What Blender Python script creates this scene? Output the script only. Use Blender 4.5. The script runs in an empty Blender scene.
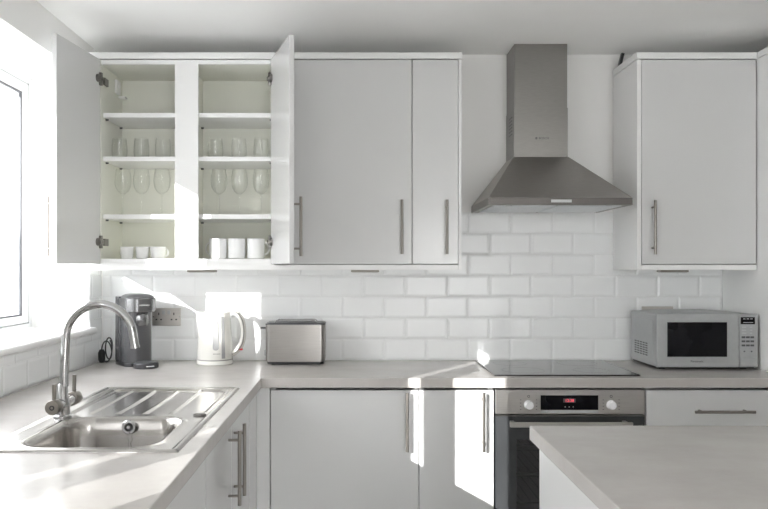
import bpy, bmesh, math, random
from mathutils import Matrix, Vector
random.seed(4)
sc = bpy.context.scene
COL = sc.collection
F, CX, CY, EYE = 780.0, 357.0, 267.0, 1.356
def PX(px, Y): return (px - CX) * Y / F
def PZ(py, Y): return EYE - (py - CY) * Y / F
R = math.radians

# ------------------------------------------------------------------ materials
def nt(name):
    m = bpy.data.materials.new(name); m.use_nodes = True
    t = m.node_tree; t.nodes.clear()
    out = t.nodes.new('ShaderNodeOutputMaterial')
    return m, t, out
def pmat(name, col, rough=.5, metal=0., var=.03, vscale=6., bump=0., bscale=60., stretch=(1, 1, 1), rvar=0., spec=.5, coat=0.):
    m, t, out = nt(name)
    b = t.nodes.new('ShaderNodeBsdfPrincipled')
    t.links.new(b.outputs[0], out.inputs[0])
    b.inputs['Roughness'].default_value = rough
    b.inputs['Metallic'].default_value = metal
    b.inputs['Specular IOR Level'].default_value = spec
    if coat: b.inputs['Coat Weight'].default_value = coat; b.inputs['Coat Roughness'].default_value = .05
    tc = t.nodes.new('ShaderNodeTexCoord'); mp = t.nodes.new('ShaderNodeMapping')
    mp.inputs['Scale'].default_value = stretch
    t.links.new(tc.outputs['Object'], mp.inputs[0])
    n = t.nodes.new('ShaderNodeTexNoise'); n.inputs['Scale'].default_value = vscale; n.inputs['Detail'].default_value = 5
    t.links.new(mp.outputs[0], n.inputs['Vector'])
    r = t.nodes.new('ShaderNodeValToRGB')
    r.color_ramp.elements[0].position = .3; r.color_ramp.elements[1].position = .7
    lo = [max(0, c * (1 - var)) for c in col]; hi = [min(1, c * (1 + var)) for c in col]
    r.color_ramp.elements[0].color = (*lo, 1); r.color_ramp.elements[1].color = (*hi, 1)
    t.links.new(n.outputs['Fac'], r.inputs[0]); t.links.new(r.outputs[0], b.inputs['Base Color'])
    if rvar:
        mr = t.nodes.new('ShaderNodeMapRange')
        mr.inputs['To Min'].default_value = rough - rvar; mr.inputs['To Max'].default_value = rough + rvar
        t.links.new(n.outputs['Fac'], mr.inputs[0]); t.links.new(mr.outputs[0], b.inputs['Roughness'])
    if bump:
        n2 = t.nodes.new('ShaderNodeTexNoise'); n2.inputs['Scale'].default_value = bscale; n2.inputs['Detail'].default_value = 4
        t.links.new(mp.outputs[0], n2.inputs['Vector'])
        bp = t.nodes.new('ShaderNodeBump'); bp.inputs['Strength'].default_value = bump; bp.inputs['Distance'].default_value = .002
        t.links.new(n2.outputs['Fac'], bp.inputs['Height']); t.links.new(bp.outputs[0], b.inputs['Normal'])
    return m
def glassmat(name, tint=(1, 1, 1), ior=1.45, rough=0., extra=0.):
    m, t, out = nt(name)
    tr = t.nodes.new('ShaderNodeBsdfTransparent'); tr.inputs[0].default_value = (*tint, 1)
    gl = t.nodes.new('ShaderNodeBsdfGlossy'); gl.inputs['Roughness'].default_value = rough
    fr = t.nodes.new('ShaderNodeFresnel'); geo = t.nodes.new('ShaderNodeNewGeometry'); im = t.nodes.new('ShaderNodeMapRange')   # same reflectance on both faces of a thin sheet
    im.inputs['To Min'].default_value = ior; im.inputs['To Max'].default_value = 1 / ior
    t.links.new(geo.outputs['Backfacing'], im.inputs[0]); t.links.new(im.outputs[0], fr.inputs[0])
    mx = t.nodes.new('ShaderNodeMixShader')
    if extra:
        ad = t.nodes.new('ShaderNodeMath'); ad.operation = 'MULTIPLY_ADD'
        ad.inputs[1].default_value = 1 - extra; ad.inputs[2].default_value = extra
        t.links.new(fr.outputs[0], ad.inputs[0]); t.links.new(ad.outputs[0], mx.inputs[0])
    else:
        t.links.new(fr.outputs[0], mx.inputs[0])
    t.links.new(tr.outputs[0], mx.inputs[1]); t.links.new(gl.outputs[0], mx.inputs[2])
    t.links.new(mx.outputs[0], out.inputs[0])
    return m
def emat(name, col, s):
    m, t, out = nt(name)
    e = t.nodes.new('ShaderNodeEmission'); e.inputs[0].default_value = (*col, 1); e.inputs[1].default_value = s
    t.links.new(e.outputs[0], out.inputs[0]); return m

M = dict(
    paint=pmat('wall_paint', (.85, .845, .835), .6, var=.01, bump=.05, bscale=200),
    feature=pmat('grey_feature_paint', (.48, .47, .46), .7, var=.02),
    ceil=pmat('ceiling_paint', (.93, .93, .92), .7, var=.01, bump=.05, bscale=200),
    floor=pmat('floor_tile', (.84, .83, .81), .35, var=.06, vscale=3),
    gloss=pmat('white_gloss_door', (.66, .66, .66), .15, var=.006, vscale=3),
    trimw=pmat('white_trim', (.84, .84, .835), .3, var=.006),
    cream=pmat('cream_carcass', (.77, .772, .71), .5, var=.015),
    tile=pmat('white_metro_tile', (.86, .87, .875), .20, var=.012, vscale=4),
    grout=pmat('grout', (.78, .79, .79), .8, var=.03, vscale=40),
    upvc=pmat('white_window_frame', (.74, .75, .76), .3, var=.005),
    gasket=pmat('dark_gasket', (.10, .10, .11), .6),
    steel=pmat('brushed_steel', (.25, .24, .23), .34, 1., var=.05, vscale=30, stretch=(1, 1, 14), rvar=.04),
    steelc=pmat('canopy_steel', (.40, .385, .37), .42, 1., var=.05, vscale=30, stretch=(1, 1, 14), rvar=.04),  # hood steel lightened to stand in for the ceiling mirrored in the slope
    liprefl=pmat('lip_reflection_steel', (.13, .122, .115), .4, 1., var=.05, vscale=30),  # hood steel darkened to stand in for the dark room it mirrors
    steelt=pmat('toaster_steel', (.36, .345, .33), .30, 1., var=.04, vscale=24, stretch=(.5, 1, 10), rvar=.04),
    ovend=pmat('oven_door_glass', (.05, .052, .055), .06, var=.1),
    steelh=pmat('brushed_steel_level', (.58, .555, .53), .32, 1., var=.05, vscale=24, stretch=(.5, 1, 10), rvar=.04),
    sinks=pmat('sink_steel', (.52, .50, .48), .2, 1., var=.03, vscale=14, stretch=(2, .4, 1), rvar=.03),
    satin=pmat('satin_nickel', (.27, .25, .228), .36, 1., var=.03, vscale=30),
    chrome=pmat('chrome', (.50, .50, .50), .07, 1., var=.01),
    filt=pmat('filter_mesh', (.72, .74, .76), .4, .4, var=.05, vscale=80),
    black=pmat('black_plastic', (.02, .02, .022), .3, var=.1),
    dark=pmat('dark_grey_plastic', (.05, .05, .054), .25, var=.08),
    grey=pmat('mid_grey_plastic', (.11, .11, .115), .3, .3, var=.05),
    headm=pmat('gunmetal', (.20, .20, .205), .22, .8, var=.03),
    lgrey=pmat('light_grey_plastic', (.50, .51, .52), .35, var=.03),
    mwave=pmat('silver_paint', (.40, .41, .415), .36, .35, var=.03, vscale=60),
    hobg=pmat('black_hob_glass', (.008, .008, .009), .06, var=.1, spec=.7),
    blackglass=pmat('black_glass', (.005, .005, .007), .1, var=.1, spec=.2),
    oveng=glassmat('tinted_oven_glass', (.55, .55, .56), 1.5, .02, .05),
    cavity=pmat('oven_enamel', (.34, .34, .35), .4, var=.1),
    pane=glassmat('window_glass', (.97, .98, .98), 1.45),
    glass=glassmat('clear_glass', (.99, .992, .988), 1.45, .02, .02),
    china=pmat('white_china', (.85, .85, .86), .15, var=.005),
    kettle=pmat('ivory_plastic', (.80, .79, .75), .22, var=.01),
    kgrey=pmat('kettle_grey', (.30, .29, .27), .3, var=.03),
    klevel=pmat('level_window', (.38, .38, .38), .15, var=.05, vscale=40),
    red=pmat('red_plastic', (.75, .06, .08), .35),
    white=pmat('white_plastic', (.85, .85, .85), .3, var=.01),
    digits=emat('red_digits', (1., .13, .17), 1.2),
    ink=pmat('dark_print', (.05, .05, .055), .5),
    inkl=pmat('light_print', (.75, .75, .75), .5),
    facade=pmat('pale_render', (.83, .83, .81), .8, var=.03, vscale=1),
    facadew=pmat('facade_glass', (.12, .13, .14), .4, var=.1),
    ground=pmat('asphalt', (.35, .35, .35), .9, var=.1),
)
# worktop: mottled pale grey laminate
def worktop_mat():
    m, t, out = nt('grey_worktop')
    b = t.nodes.new('ShaderNodeBsdfPrincipled'); t.links.new(b.outputs[0], out.inputs[0])
    tc = t.nodes.new('ShaderNodeTexCoord'); mp = t.nodes.new('ShaderNodeMapping')
    mp.inputs['Scale'].default_value = (2.4, 3.4, 3)
    t.links.new(tc.outputs['Object'], mp.inputs[0])
    n = t.nodes.new('ShaderNodeTexNoise'); n.inputs['Scale'].default_value = 1.6; n.inputs['Detail'].default_value = 8; n.inputs['Roughness'].default_value = .62
    t.links.new(mp.outputs[0], n.inputs['Vector'])
    r = t.nodes.new('ShaderNodeValToRGB')
    r.color_ramp.elements[0].position = .32; r.color_ramp.elements[1].position = .70
    r.color_ramp.elements[0].color = (.445, .418, .399, 1); r.color_ramp.elements[1].color = (.515, .488, .468, 1)
    t.links.new(n.outputs['Fac'], r.inputs[0]); t.links.new(r.outputs[0], b.inputs['Base Color'])
    b.inputs['Roughness'].default_value = .24
    n2 = t.nodes.new('ShaderNodeTexNoise'); n2.inputs['Scale'].default_value = 90; t.links.new(tc.outputs['Object'], n2.inputs['Vector'])
    bp = t.nodes.new('ShaderNodeBump'); bp.inputs['Strength'].default_value = .06; bp.inputs['Distance'].default_value = .001
    t.links.new(n2.outputs['Fac'], bp.inputs['Height']); t.links.new(bp.outputs[0], b.inputs['Normal'])
    return m
M['worktop'] = worktop_mat()

# ------------------------------------------------------------------ mesh helpers
OFF = {}
class MB:
    def __init__(s): s.bm = bmesh.new(); s.mi = 0
    def _tag(s, fs):
        for f in fs: f.material_index = s.mi
    def box(s, x0, x1, y0, y1, z0, z1, bev=0., mat=None, seg=2):
        b = bmesh.new()
        bmesh.ops.create_cube(b, size=1)
        for v in b.verts:
            v.co = Vector(((x0 + x1) / 2 + v.co.x * (x1 - x0), (y0 + y1) / 2 + v.co.y * (y1 - y0), (z0 + z1) / 2 + v.co.z * (z1 - z0)))
        if bev: bmesh.ops.bevel(b, geom=b.edges[:], offset=bev, segments=seg, profile=.5, affect='EDGES')
        return s._merge(b, mat)
    def _merge(s, b, mat=None):
        if mat is not None: b.transform(mat)
        mp = {}
        for v in b.verts: mp[v] = s.bm.verts.new(v.co)
        for f in b.faces:
            try: nf = s.bm.faces.new([mp[v] for v in f.verts]); nf.material_index = s.mi
            except ValueError: pass
        b.free(); return s
    def cyl(s, p0, p1, r, r2=None, seg=20, mat=None):
        p0, p1 = Vector(p0), Vector(p1); d = p1 - p0
        b = bmesh.new()
        bmesh.ops.create_cone(b, cap_ends=True, segments=seg, radius1=r, radius2=r if r2 is None else r2, depth=d.length)
        b.transform(Matrix.Translation((p0 + p1) / 2) @ d.to_track_quat('Z', 'Y').to_matrix().to_4x4())
        return s._merge(b, mat)
    def lathe(s, prof, c=(0, 0, 0), seg=32, mat=None):
        b = bmesh.new(); rings = []
        for r, z in prof:
            if r < 1e-5: rings.append([b.verts.new((c[0], c[1], c[2] + z))])
            else: rings.append([b.verts.new((c[0] + r * math.cos(2 * math.pi * i / seg), c[1] + r * math.sin(2 * math.pi * i / seg), c[2] + z)) for i in range(seg)])
        for A, B in zip(rings, rings[1:]):
            for i in range(seg):
                j = (i + 1) % seg
                if len(A) == 1 and len(B) == 1: continue
                if len(A) == 1: b.faces.new((A[0], B[j], B[i]))
                elif len(B) == 1: b.faces.new((A[i], A[j], B[0]))
                else: b.faces.new((A[i], A[j], B[j], B[i]))
        bmesh.ops.recalc_face_normals(b, faces=b.faces[:])
        return s._merge(b, mat)
    def tube(s, pts, r, seg=14, mat=None, closed=False, flat=1.):
        pts = [Vector(p) for p in pts]; b = bmesh.new(); rings = []; n = len(pts)
        up = Vector((0, 0, 1)); prev = None
        for i, p in enumerate(pts):
            a = pts[(i - 1) % n] if (i > 0 or closed) else p
            c = pts[(i + 1) % n] if (i < n - 1 or closed) else p
            t = (c - a).normalized()
            if prev is None:
                u = t.orthogonal().normalized() if abs(t.z) > .9 else t.cross(up).normalized()
            else: u = (prev - t * prev.dot(t)).normalized()
            prev = u; w = t.cross(u)
            rr = r[i] if isinstance(r, (list, tuple)) else r
            rings.append([b.verts.new(p + u * rr * math.cos(2 * math.pi * k / seg) + w * rr * flat * math.sin(2 * math.pi * k / seg)) for k in range(seg)])
        m = n if closed else n - 1
        for i in range(m):
            A, B = rings[i], rings[(i + 1) % n]
            for k in range(seg):
                b.faces.new((A[k], A[(k + 1) % seg], B[(k + 1) % seg], B[k]))
        if not closed: b.faces.new(rings[0][::-1]); b.faces.new(rings[-1])
        bmesh.ops.recalc_face_normals(b, faces=b.faces[:])
        return s._merge(b, mat)
    def loft(s, loops, mat=None, caps=True):
        b = bmesh.new(); rr = [[b.verts.new(p) for p in L] for L in loops]; n = len(rr[0])
        for A, B in zip(rr, rr[1:]):
            for i in range(n): b.faces.new((A[i], A[(i + 1) % n], B[(i + 1) % n], B[i]))
        if caps: b.faces.new(rr[0][::-1]); b.faces.new(rr[-1])
        bmesh.ops.recalc_face_normals(b, faces=b.faces[:])
        return s._merge(b, mat)
    def build(s, name, mat, parent=None, smooth=None, bevel=0.):
        me = bpy.data.meshes.new(name)
        off = OFF.get(parent.name, Vector((0, 0, 0))) if parent else Vector((0, 0, 0))
        if off.length: s.bm.transform(Matrix.Translation(-off))
        s.bm.to_mesh(me); s.bm.free()
        for m in (mat if isinstance(mat, (list, tuple)) else [mat]): me.materials.append(m)
        o = bpy.data.objects.new(name, me); COL.objects.link(o)
        if parent: o.parent = parent; OFF[o.name] = off
        if smooth:
            for p in me.polygons: p.use_smooth = True
            try: me.set_sharp_from_angle(angle=R(smooth))
            except Exception: pass
        if bevel:
            md = o.modifiers.new('bevel', 'BEVEL'); md.width = bevel; md.segments = 2; md.limit_method = 'ANGLE'; md.angle_limit = R(40)
        return o
def rrect(x0, x1, y0, y1, r, z, n=6):
    pts = []
    for cx, cy, a in ((x1 - r, y0 + r, -90), (x1 - r, y1 - r, 0), (x0 + r, y1 - r, 90), (x0 + r, y0 + r, 180)):
        for i in range(n + 1):
            t = R(a + 90 * i / n); pts.append((cx + r * math.cos(t), cy + r * math.sin(t), z))
    return pts
def tag(o, label, cat, group=None):
    o['label'] = label; o['category'] = cat
    if group: o['group'] = group
    return o
def thing(name, loc, label, cat, group=None):
    o = bpy.data.objects.new(name, None); COL.objects.link(o); o.location = loc; o.empty_display_size = .05
    OFF[o.name] = Vector(loc)
    return tag(o, label, cat, group)
def struct(o): o['kind'] = 'structure'; return o
def box(name, mat, a, parent=None, bev=0.):
    return MB().box(*a, bev=bev).build(name, mat, parent)
def text(s, name, mat, size, matrix, parent, ext=.0004):
    cu = bpy.data.curves.new(name, 'FONT'); cu.body = s; cu.size = size; cu.align_x = 'CENTER'; cu.align_y = 'CENTER'; cu.extrude = ext
    cu.resolution_u = 3
    t = bpy.data.objects.new('tmp', cu); COL.objects.link(t)
    bpy.context.view_layer.update()
    me = bpy.data.meshes.new_from_object(t.evaluated_get(bpy.context.evaluated_depsgraph_get()))
    bpy.data.objects.remove(t); bpy.data.curves.remove(cu)
    off = OFF.get(parent.name, Vector((0, 0, 0)))
    me.transform(Matrix.Translation(-off) @ matrix)
    me.materials.clear(); me.materials.append(mat); me.name = name
    o = bpy.data.objects.new(name, me); COL.objects.link(o); o.parent = parent; OFF[o.name] = off
    return o
FACE_FRONT = Matrix.Rotation(R(90), 4, 'X')      # text in XZ plane, read from -Y

# ------------------------------------------------------------------ room shell
CEIL = 2.373; WL = -1.225; WLO = -1.56; WB = 3.738; WR = 2.45; WF = -4.6
SILL = 1.08; HEAD = 2.212
W1 = (1.90, 3.56); W2 = (-.38, .83); D2 = (-4.2, -3.0)
struct(box('floor', M['floor'], (WLO, WR + .1, WF - .1, WB + .1, -.1, 0)))
struct(box('ceiling', M['ceil'], (WLO, WR + .1, WF - .1, WB + .1, CEIL, CEIL + .12)))
struct(box('wall_back', M['paint'], (WLO, WR + .1, WB, WB + .1, 0, CEIL)))
b = MB()
b.box(WLO, WL, WF, D2[0], 0, CEIL); b.box(WLO, WL, D2[0], D2[1], 2.14, CEIL); b.box(WLO, WL, D2[1], W2[0], 0, CEIL); b.box(WLO, WL, W2[1], W1[0], 0, CEIL); b.box(WLO, WL, W1[1], WB, 0, CEIL)
for w in (W1, W2):
    b.box(WLO, WL, w[0], w[1], 0, SILL - .03); b.box(WLO, WL, w[0], w[1], HEAD, CEIL)
struct(b.build('wall_left', M['paint']))
struct(box('wall_right', M['feature'], (WR, WR + .1, WF, WB, 0, CEIL)))
PD = (.65, 2.25)
b = MB()
b.box(WLO, PD[0], WF - .1, WF, 0, CEIL); b.box(PD[1], WR + .1, WF - .1, WF, 0, CEIL); b.box(PD[0], PD[1], WF - .1, WF, 2.2, CEIL)
struct(b.build('wall_front', M['feature']))

# metro tiles
TW, TH, Z0 = .2013, .101, .911
def tile_panel(name, to_world, u0, u1, rows, joint0, uclip=None):
    b = MB()
    def quadbox(a0, a1, c0, c1):
        if a1 - a0 < .006 or c1 - c0 < .006: return
        g = .0012; i = min(.011, (a1 - a0) * .4, (c1 - c0) * .4)
        L0 = [(a0 + g, c0 + g, 0.), (a1 - g, c0 + g, 0.), (a1 - g, c1 - g, 0.), (a0 + g, c1 - g, 0.)]
        L1 = [(p[0], p[1], .0035) for p in L0]
        L2 = [(a0 + i, c0 + i, .0053), (a1 - i, c0 + i, .0053), (a1 - i, c1 - i, .0053), (a0 + i, c1 - i, .0053)]
        b.loft([[to_world(*p) for p in L] for L in (L0, L1, L2)])
    for r in range(rows):
        ua, ub, zc = u0, u1, None
        if uclip: ua, ub, zc = uclip(r)
        if ub <= ua: continue
        j = joint0 + (TW / 2 if r % 2 else 0)
        k0 = math.floor((ua - j) / TW) - 1
        c0, c1 = Z0 + r * TH, Z0 + (r + 1) * TH
        if zc: c1 = min(c1, zc)
        for k in range(k0, k0 + 40):
            a0, a1 = max(ua, j + k * TW), min(ub, j + (k + 1) * TW)
            if a1 > a0: quadbox(a0, a1, c0, c1)
    b.mi = 1
    for r in range(rows):
        ua, ub, zc = (u0, u1, None) if not uclip else uclip(r)
        c0, c1 = Z0 + r * TH, Z0 + (r + 1) * TH
        if zc: c1 = min(c1, zc)
        if ub > ua and c1 > c0:
            L = [(ua, c0), (ub, c0), (ub, c1), (ua, c1)]
            b.loft([[to_world(p[0], p[1], 0.) for p in L], [to_world(p[0], p[1], .0022) for p in L]])
    return struct(b.build(name, [M['tile'], M['grout']]))
tile_panel('trim_1', lambda u, z, h: (u, WB - h, z), WL + .008, 1.75, 7, .5328)
def lclip(r):
    if r == 0: return 1.2, WB - .008, None
    if r == 1: return (1.2, WB - .008, 1.045)
    return (W1[1] + .003, WB - .008, None)
tile_panel('trim_2', lambda u, z, h: (WL + h, u, z), 1.2, WB, 7, 2.89 - TW * 4, lclip)
# upper part of second row beside the window is whole
b = MB(); b.box(WL, WL + .006, W1[1] + .003, WB - .009, 1.0455, 1.112, bev=.002); struct(b.build('trim_3', M['tile']))
# sill board with rounded nose
b = MB()
def sillprof(x0, x1, z0, z1, r):
    p = [(x0, z0), (x1 - r, z0)]
    for i in range(1, 8): t = R(-90 + 180 * i / 8); p.append((x1 - r + r * math.cos(t), (z0 + z1) / 2 + r * math.sin(t)))
    return p + [(x1 - r, z1), (x0, z1)]
pr = sillprof(-1.484, WL + .028, SILL - .03, SILL, .015)
b.loft([[(x, y, z) for x, z in pr] for y in (W1[0], W1[1])])
pr = sillprof(WL, WL + .028, SILL - .03, SILL, .015)
b.loft([[(x, y, z) for x, z in pr] for y in (W1[1], W1[1] + .035)])
struct(b.build('trim_4', M['trimw'], smooth=40))
b = MB(); pr = sillprof(-1.484, WL + .028, SILL - .03, SILL, .015); b.loft([[(x, y, z) for x, z in pr] for y in W2]); struct(b.build('trim_5', M['trimw'], smooth=40))

# windows in the left wall
def window(name, y0, y1, z0, z1, splits, bot=.022, w=.06):
    xo, xi = -1.55, -1.483
    root = MB()
    root.box(xo, xi, y0, y0 + .04, z0, z1).box(xo, xi, y1 - .04, y1, z0, z1).box(xo, xi, y0 + .04, y1 - .04, z0, z0 + bot).box(xo, xi, y0 + .04, y1 - .04, z1 - .03, z1)
    for s in splits: root.box(xo, xi, s - .02, s + .02, z0 + bot, z1 - .03)
    fr = struct(root.build(name, M['upvc'], bevel=.004))
    edges = [y0 + .04] + [v for s in splits for v in (s - .02, s + .02)] + [y1 - .04]
    for a, c in zip(edges[::2], edges[1::2]):
        a += .004; c -= .004; zb, zt = z0 + bot + .004, z1 - .034
        s = MB(); x0, x1 = -1.54, -1.478
        s.box(x0, x1, a, a + w, zb, zt).box(x0, x1, c - w, c, zb, zt).box(x0, x1, a + w, c - w, zb, zb + .034).box(x0, x1, a + w, c - w, zt - .045, zt)
        sash = s.build('sash', M['upvc'], fr, bevel=.006); struct(sash)
        g = MB(); x0, x1 = -1.495, -1.4845; zb2, zt2 = zb + .034, zt - .045; a2, c2 = a + w, c - w; q = .007
        g.box(x0, x1, a2, a2 + q, zb2, zt2).box(x0, x1, c2 - q, c2, zb2, zt2).box(x0, x1, a2, c2, zb2, zb2 + q).box(x0, x1, a2, c2, zt2 - q, zt2)
        struct(g.build('gasket', M['gasket'], sash))
        struct(MB().box(-1.492, -1.488, a2, c2, zb2, zt2).build('pane', M['pane'], sash))
    sl = MB().box(-1.4835, -1.4815, y1 - .046, y1 - .038, z0 + bot, z1 - .03).build('seal', M['gasket'], fr); struct(sl)
    return fr
window('window_1', W1[0], W1[1], SILL, HEAD, [])
window('window_2', W2[0], W2[1], SILL, HEAD, [.19], w=.036)
# glazed doors added behind the camera, unseen, to let in fill light
b = MB(); y0, y1 = WF - .08, WF - .02
b.box(PD[0], PD[0] + .05, y0, y1, 0, 2.2).box(PD[1] - .05, PD[1], y0, y1, 0, 2.2).box(PD[0], PD[1], y0, y1, 2.15, 2.2).box(PD[0], PD[1], y0, y1, 0, .04)
d1 = struct(b.build('added_fill_door', M['upvc']))
d2 = struct(MB().box(-1.55, -1.483, D2[0], D2[0] + .05, 0, 2.14).box(-1.55, -1.483, D2[1] - .05, D2[1], 0, 2.14).box(-1.55, -1.483, D2[0], D2[1], 2.09, 2.14).box(-1.55, -1.483, D2[0], D2[1], 0, .04).box(-1.55, -1.483, sum(D2) / 2 - .05, sum(D2) / 2 + .05, .04, 2.09).build('added_sun_door', M['upvc']))  # unseen glazed door, added so sun on the floor brightens the ceiling
struct(MB().box(-1.514, -1.510, D2[0] + .05, D2[1] - .05, .04, 2.09).build('pane', M['pane'], d2))
xm = (PD[0] + PD[1]) / 2
for a, c in ((PD[0] + .05, xm), (xm, PD[1] - .05)):
    s = MB(); s.box(a, a + .06, y0, y1, .04, 2.15).box(c - .06, c, y0, y1, .04, 2.15).box(a + .06, c - .06, y0, y1, .04, .12).box(a + .06, c - .06, y0, y1, 2.08, 2.15)
    so = struct(s.build('sash', M['upvc'], d1)); struct(MB().box(a + .06, c - .06, WF - .052, WF - .048, .12, 2.08).build('pane', M['pane'], so))

# ------------------------------------------------------------------ hardware
def handle(mat, parent, L=.236, name='handle'):
    b = MB()
    b.cyl((0, -.035, -L / 2), (0, -.035, L / 2), .0062, mat=mat, seg=16)
    for z in (-L / 2 + .03, L / 2 - .03): b.cyl((0, -.035, z), (0, 0, z), .0045, mat=mat, seg=12)
    return b.build(name, M['satin'], parent, smooth=40)
def T(x, y, z, rz=0, extra=None):
    m = Matrix.Translation((x, y, z)) @ Matrix.Rotation(R(rz), 4, 'Z')
    return m @ extra if extra is not None else m
def carcass(root, x0, x1, y0, y1, z0, z1, mat, t=.018, mt=None):
    b = MB(); mt = mt or Matrix()
    b.box(x0, x0 + t, y0, y1, z0, z1, mat=mt).box(x1 - t, x1, y0, y1, z0, z1, mat=mt)
    b.box(x0 + t, x1 - t, y0, y1, z0, z0 + t, mat=mt).box(x0 + t, x1 - t, y1 - .008, y1, z0 + t, z1, mat=mt)
    return b.build('carcass', mat, root)

# ------------------------------------------------------------------ wall cabinets
YF, YC, YB = 3.41, 3.43, 3.729
ZB, ZT = 1.367, 2.262
DZ0, DZ1 = 1.369, 2.262
# open double cabinet
r = thing('wall_cabinet', (-.766, YB, ZB), 'white double wall cabinet standing open with glassware and mugs on cream shelves', 'cabinet', 'wall cabinets over the worktop')
XL0, XL1, XR0, XR1 = -1.119, -.796, -.695, -.376
b = MB(); b.box(-1.172, XL0, YC - .018, YB, ZB + .007, ZT); b.build('side_panel', M['cream'], r)
b = MB(); b.box(XR1, -.361, YC, YB, ZB + .007, ZT); b.build('side_panel', M['cream'], r)
box('top_panel', M['cream'], (XL0, XR1, YC, YB, 2.244, ZT), r)
box('bottom_panel', M['cream'], (XL0, XR1, YC, YB, ZB + .007, 1.392), r)
box('back_panel', M['cream'], (XL0, XR1, YB - .008, YB, 1.392, 2.244), r)
box('centre_partition', M['cream'], (-.756, -.735, YC, YB - .008, 1.392, 2.244), r)
box('centre_post', M['trimw'], (XL1, XR0, YF, YC, 1.374, 2.262), r)
box('top_rail', M['trimw'], (-1.135, -.361, YF + .004, YC, 2.244, 2.262), r)
box('bottom_rail', M['trimw'], (-1.135, -.361, YF + .004, YC, 1.374, 1.392), r)
SH = []
for a, c in ((XL0, -.756), (-.735, XR1)):
    for zt in (1.588, 1.8425, 2.035):
        s = box('shelf', M['trimw'], (a + .001, c - .001, 3.438, YB - .009, zt - .020, zt), r)
        for yy in (3.475, 3.68):
            for xx, sg in ((a, 1), (c, -1)): MB().cyl((xx, yy, zt - .024), (xx + sg * .012, yy, zt - .024), .004, seg=8).build('shelf_pin', M['grey'], s)
# hanging brackets
for xx, sg in ((XL0, 1),):
    b = MB(); b.box(xx, xx + .012, 3.60, 3.655, 2.16, 2.222, bev=.003).cyl((xx + .012, 3.628, 2.195), (xx + .016, 3.628, 2.195), .006); b.box(xx + .0, xx + .03, 3.66, 3.70, 2.15, 2.158)
    b.build('hanging_bracket', M['white'], r)
def hinge(mt, parent, sg, z):
    b = MB()
    b.box(-.0 if sg > 0 else -.016, .016 if sg > 0 else .0, 0, .012, z - .028, z + .028, bev=.002, mat=mt)
    b.cyl((sg * .03, 0, z), (sg * .03, .010, z), .017, mat=mt)
    b.box(min(0, sg * .03), max(0, sg * .03), .004, .018, z - .008, z + .008, bev=.002, mat=mt)
    b.build('hinge', M['steel'], parent, smooth=40)
def open_door(px, py, rz, w, sg, hx):
    mt = T(px, py, 0, rz)
    x0, x1 = (0, w) if sg > 0 else (-w, 0)
    d = MB().box(x0, x1, -.02, 0, DZ0, DZ1, bev=.0015, mat=mt).build('door', M['gloss'], r)
    handle(T(px, py, 0, rz, Matrix.Translation((hx, -.02, 1.517))), d)
    for z in (1.465, 2.175): hinge(mt, d, sg, z)
    return d
open_door(-1.121, 3.408, -96.3, .388, 1, .352)
open_door(-.377, 3.408, 107., .386, -1, -.350)
# hinge mounting plates on the carcass side
for z in (1.465, 2.175):
    box('mounting_plate', M['steel'], (XL0, XL0 + .010, 3.435, 3.485, z - .016, z + .016), r, .002)
    box('mounting_plate', M['steel'], (XR1 - .010, XR1, 3.435, 3.485, z - .016, z + .016), r, .002)
def closed_cab(x0, x1, hx, label, hz=1.530):
    q = thing('wall_cabinet', ((x0 + x1) / 2, YB, ZB), label, 'cabinet', 'wall cabinets over the worktop')
    carcass(q, x0 + .002, x1 - .002, YC, YB, ZB + .001, ZT, M['trimw'])
    d = MB().box(x0 + .0015, x1 - .0015, YF, YC - .001, DZ0, DZ1, bev=.0015).build('door', M['gloss'], q)
    handle(T(hx, YF, hz), d)
    return q
closed_cab(-.359, .2405, PX(402, 3.38), 'wide closed white gloss wall cabinet to the right of the open cupboard')
closed_cab(.2405, .4435, PX(447, 3.38), 'narrow closed white gloss wall cabinet left of the steel extractor hood')
closed_cab(1.243, 1.7465, PX(655, 3.38), 'closed white gloss wall cabinet over the microwave', 1.528)
for a, c, w in ((.4437, .4567, 'left of the extractor hood, beside the narrow wall cabinet'), (1.2245, 1.2425, 'right of the extractor hood, carrying the cabinet over the microwave')):
    tag(box('end_panel', M['trimw'], (a, c, YF, YB, 1.343, 2.264), None, .001), 'tall white end panel ' + w, 'panel', 'end panels of the wall cabinets')
def cornice(x0, x1, label, ret=False):
    pr = [(YF - .004, 2.266), (YF - .004, 2.292), (YF + .004, 2.296), (YB, 2.296), (YB, 2.266)]
    b = MB(); b.loft([[(x, y, z) for y, z in pr] for x in (x0, x1)])
    return tag(b.build('cornice', M['trimw']), label, 'trim', 'trims of the wall cabinets')
cornice(-1.172, .459, 'long white cornice along the top of the wall cabinets left of the hood')
cornice(1.222, 1.7475, 'short white cornice on top of the wall cabinet above the microwave')
for a, c, s in ((-1.172, .443, 'long white light pelmet under the wall cabinets left of the hood'), (1.243, 1.7475, 'short white light pelmet under the wall cabinet above the microwave')):
    b = MB(); b.box(a, c, YF, YB, 1.343, 1.3655, bev=.001)
    if a < 0: b.box(a, -.361, YF, YF + .02, 1.3655, 1.3735)
    tag(b.build('pelmet', M['trimw']), s, 'trim', 'trims of the wall cabinets')
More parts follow.
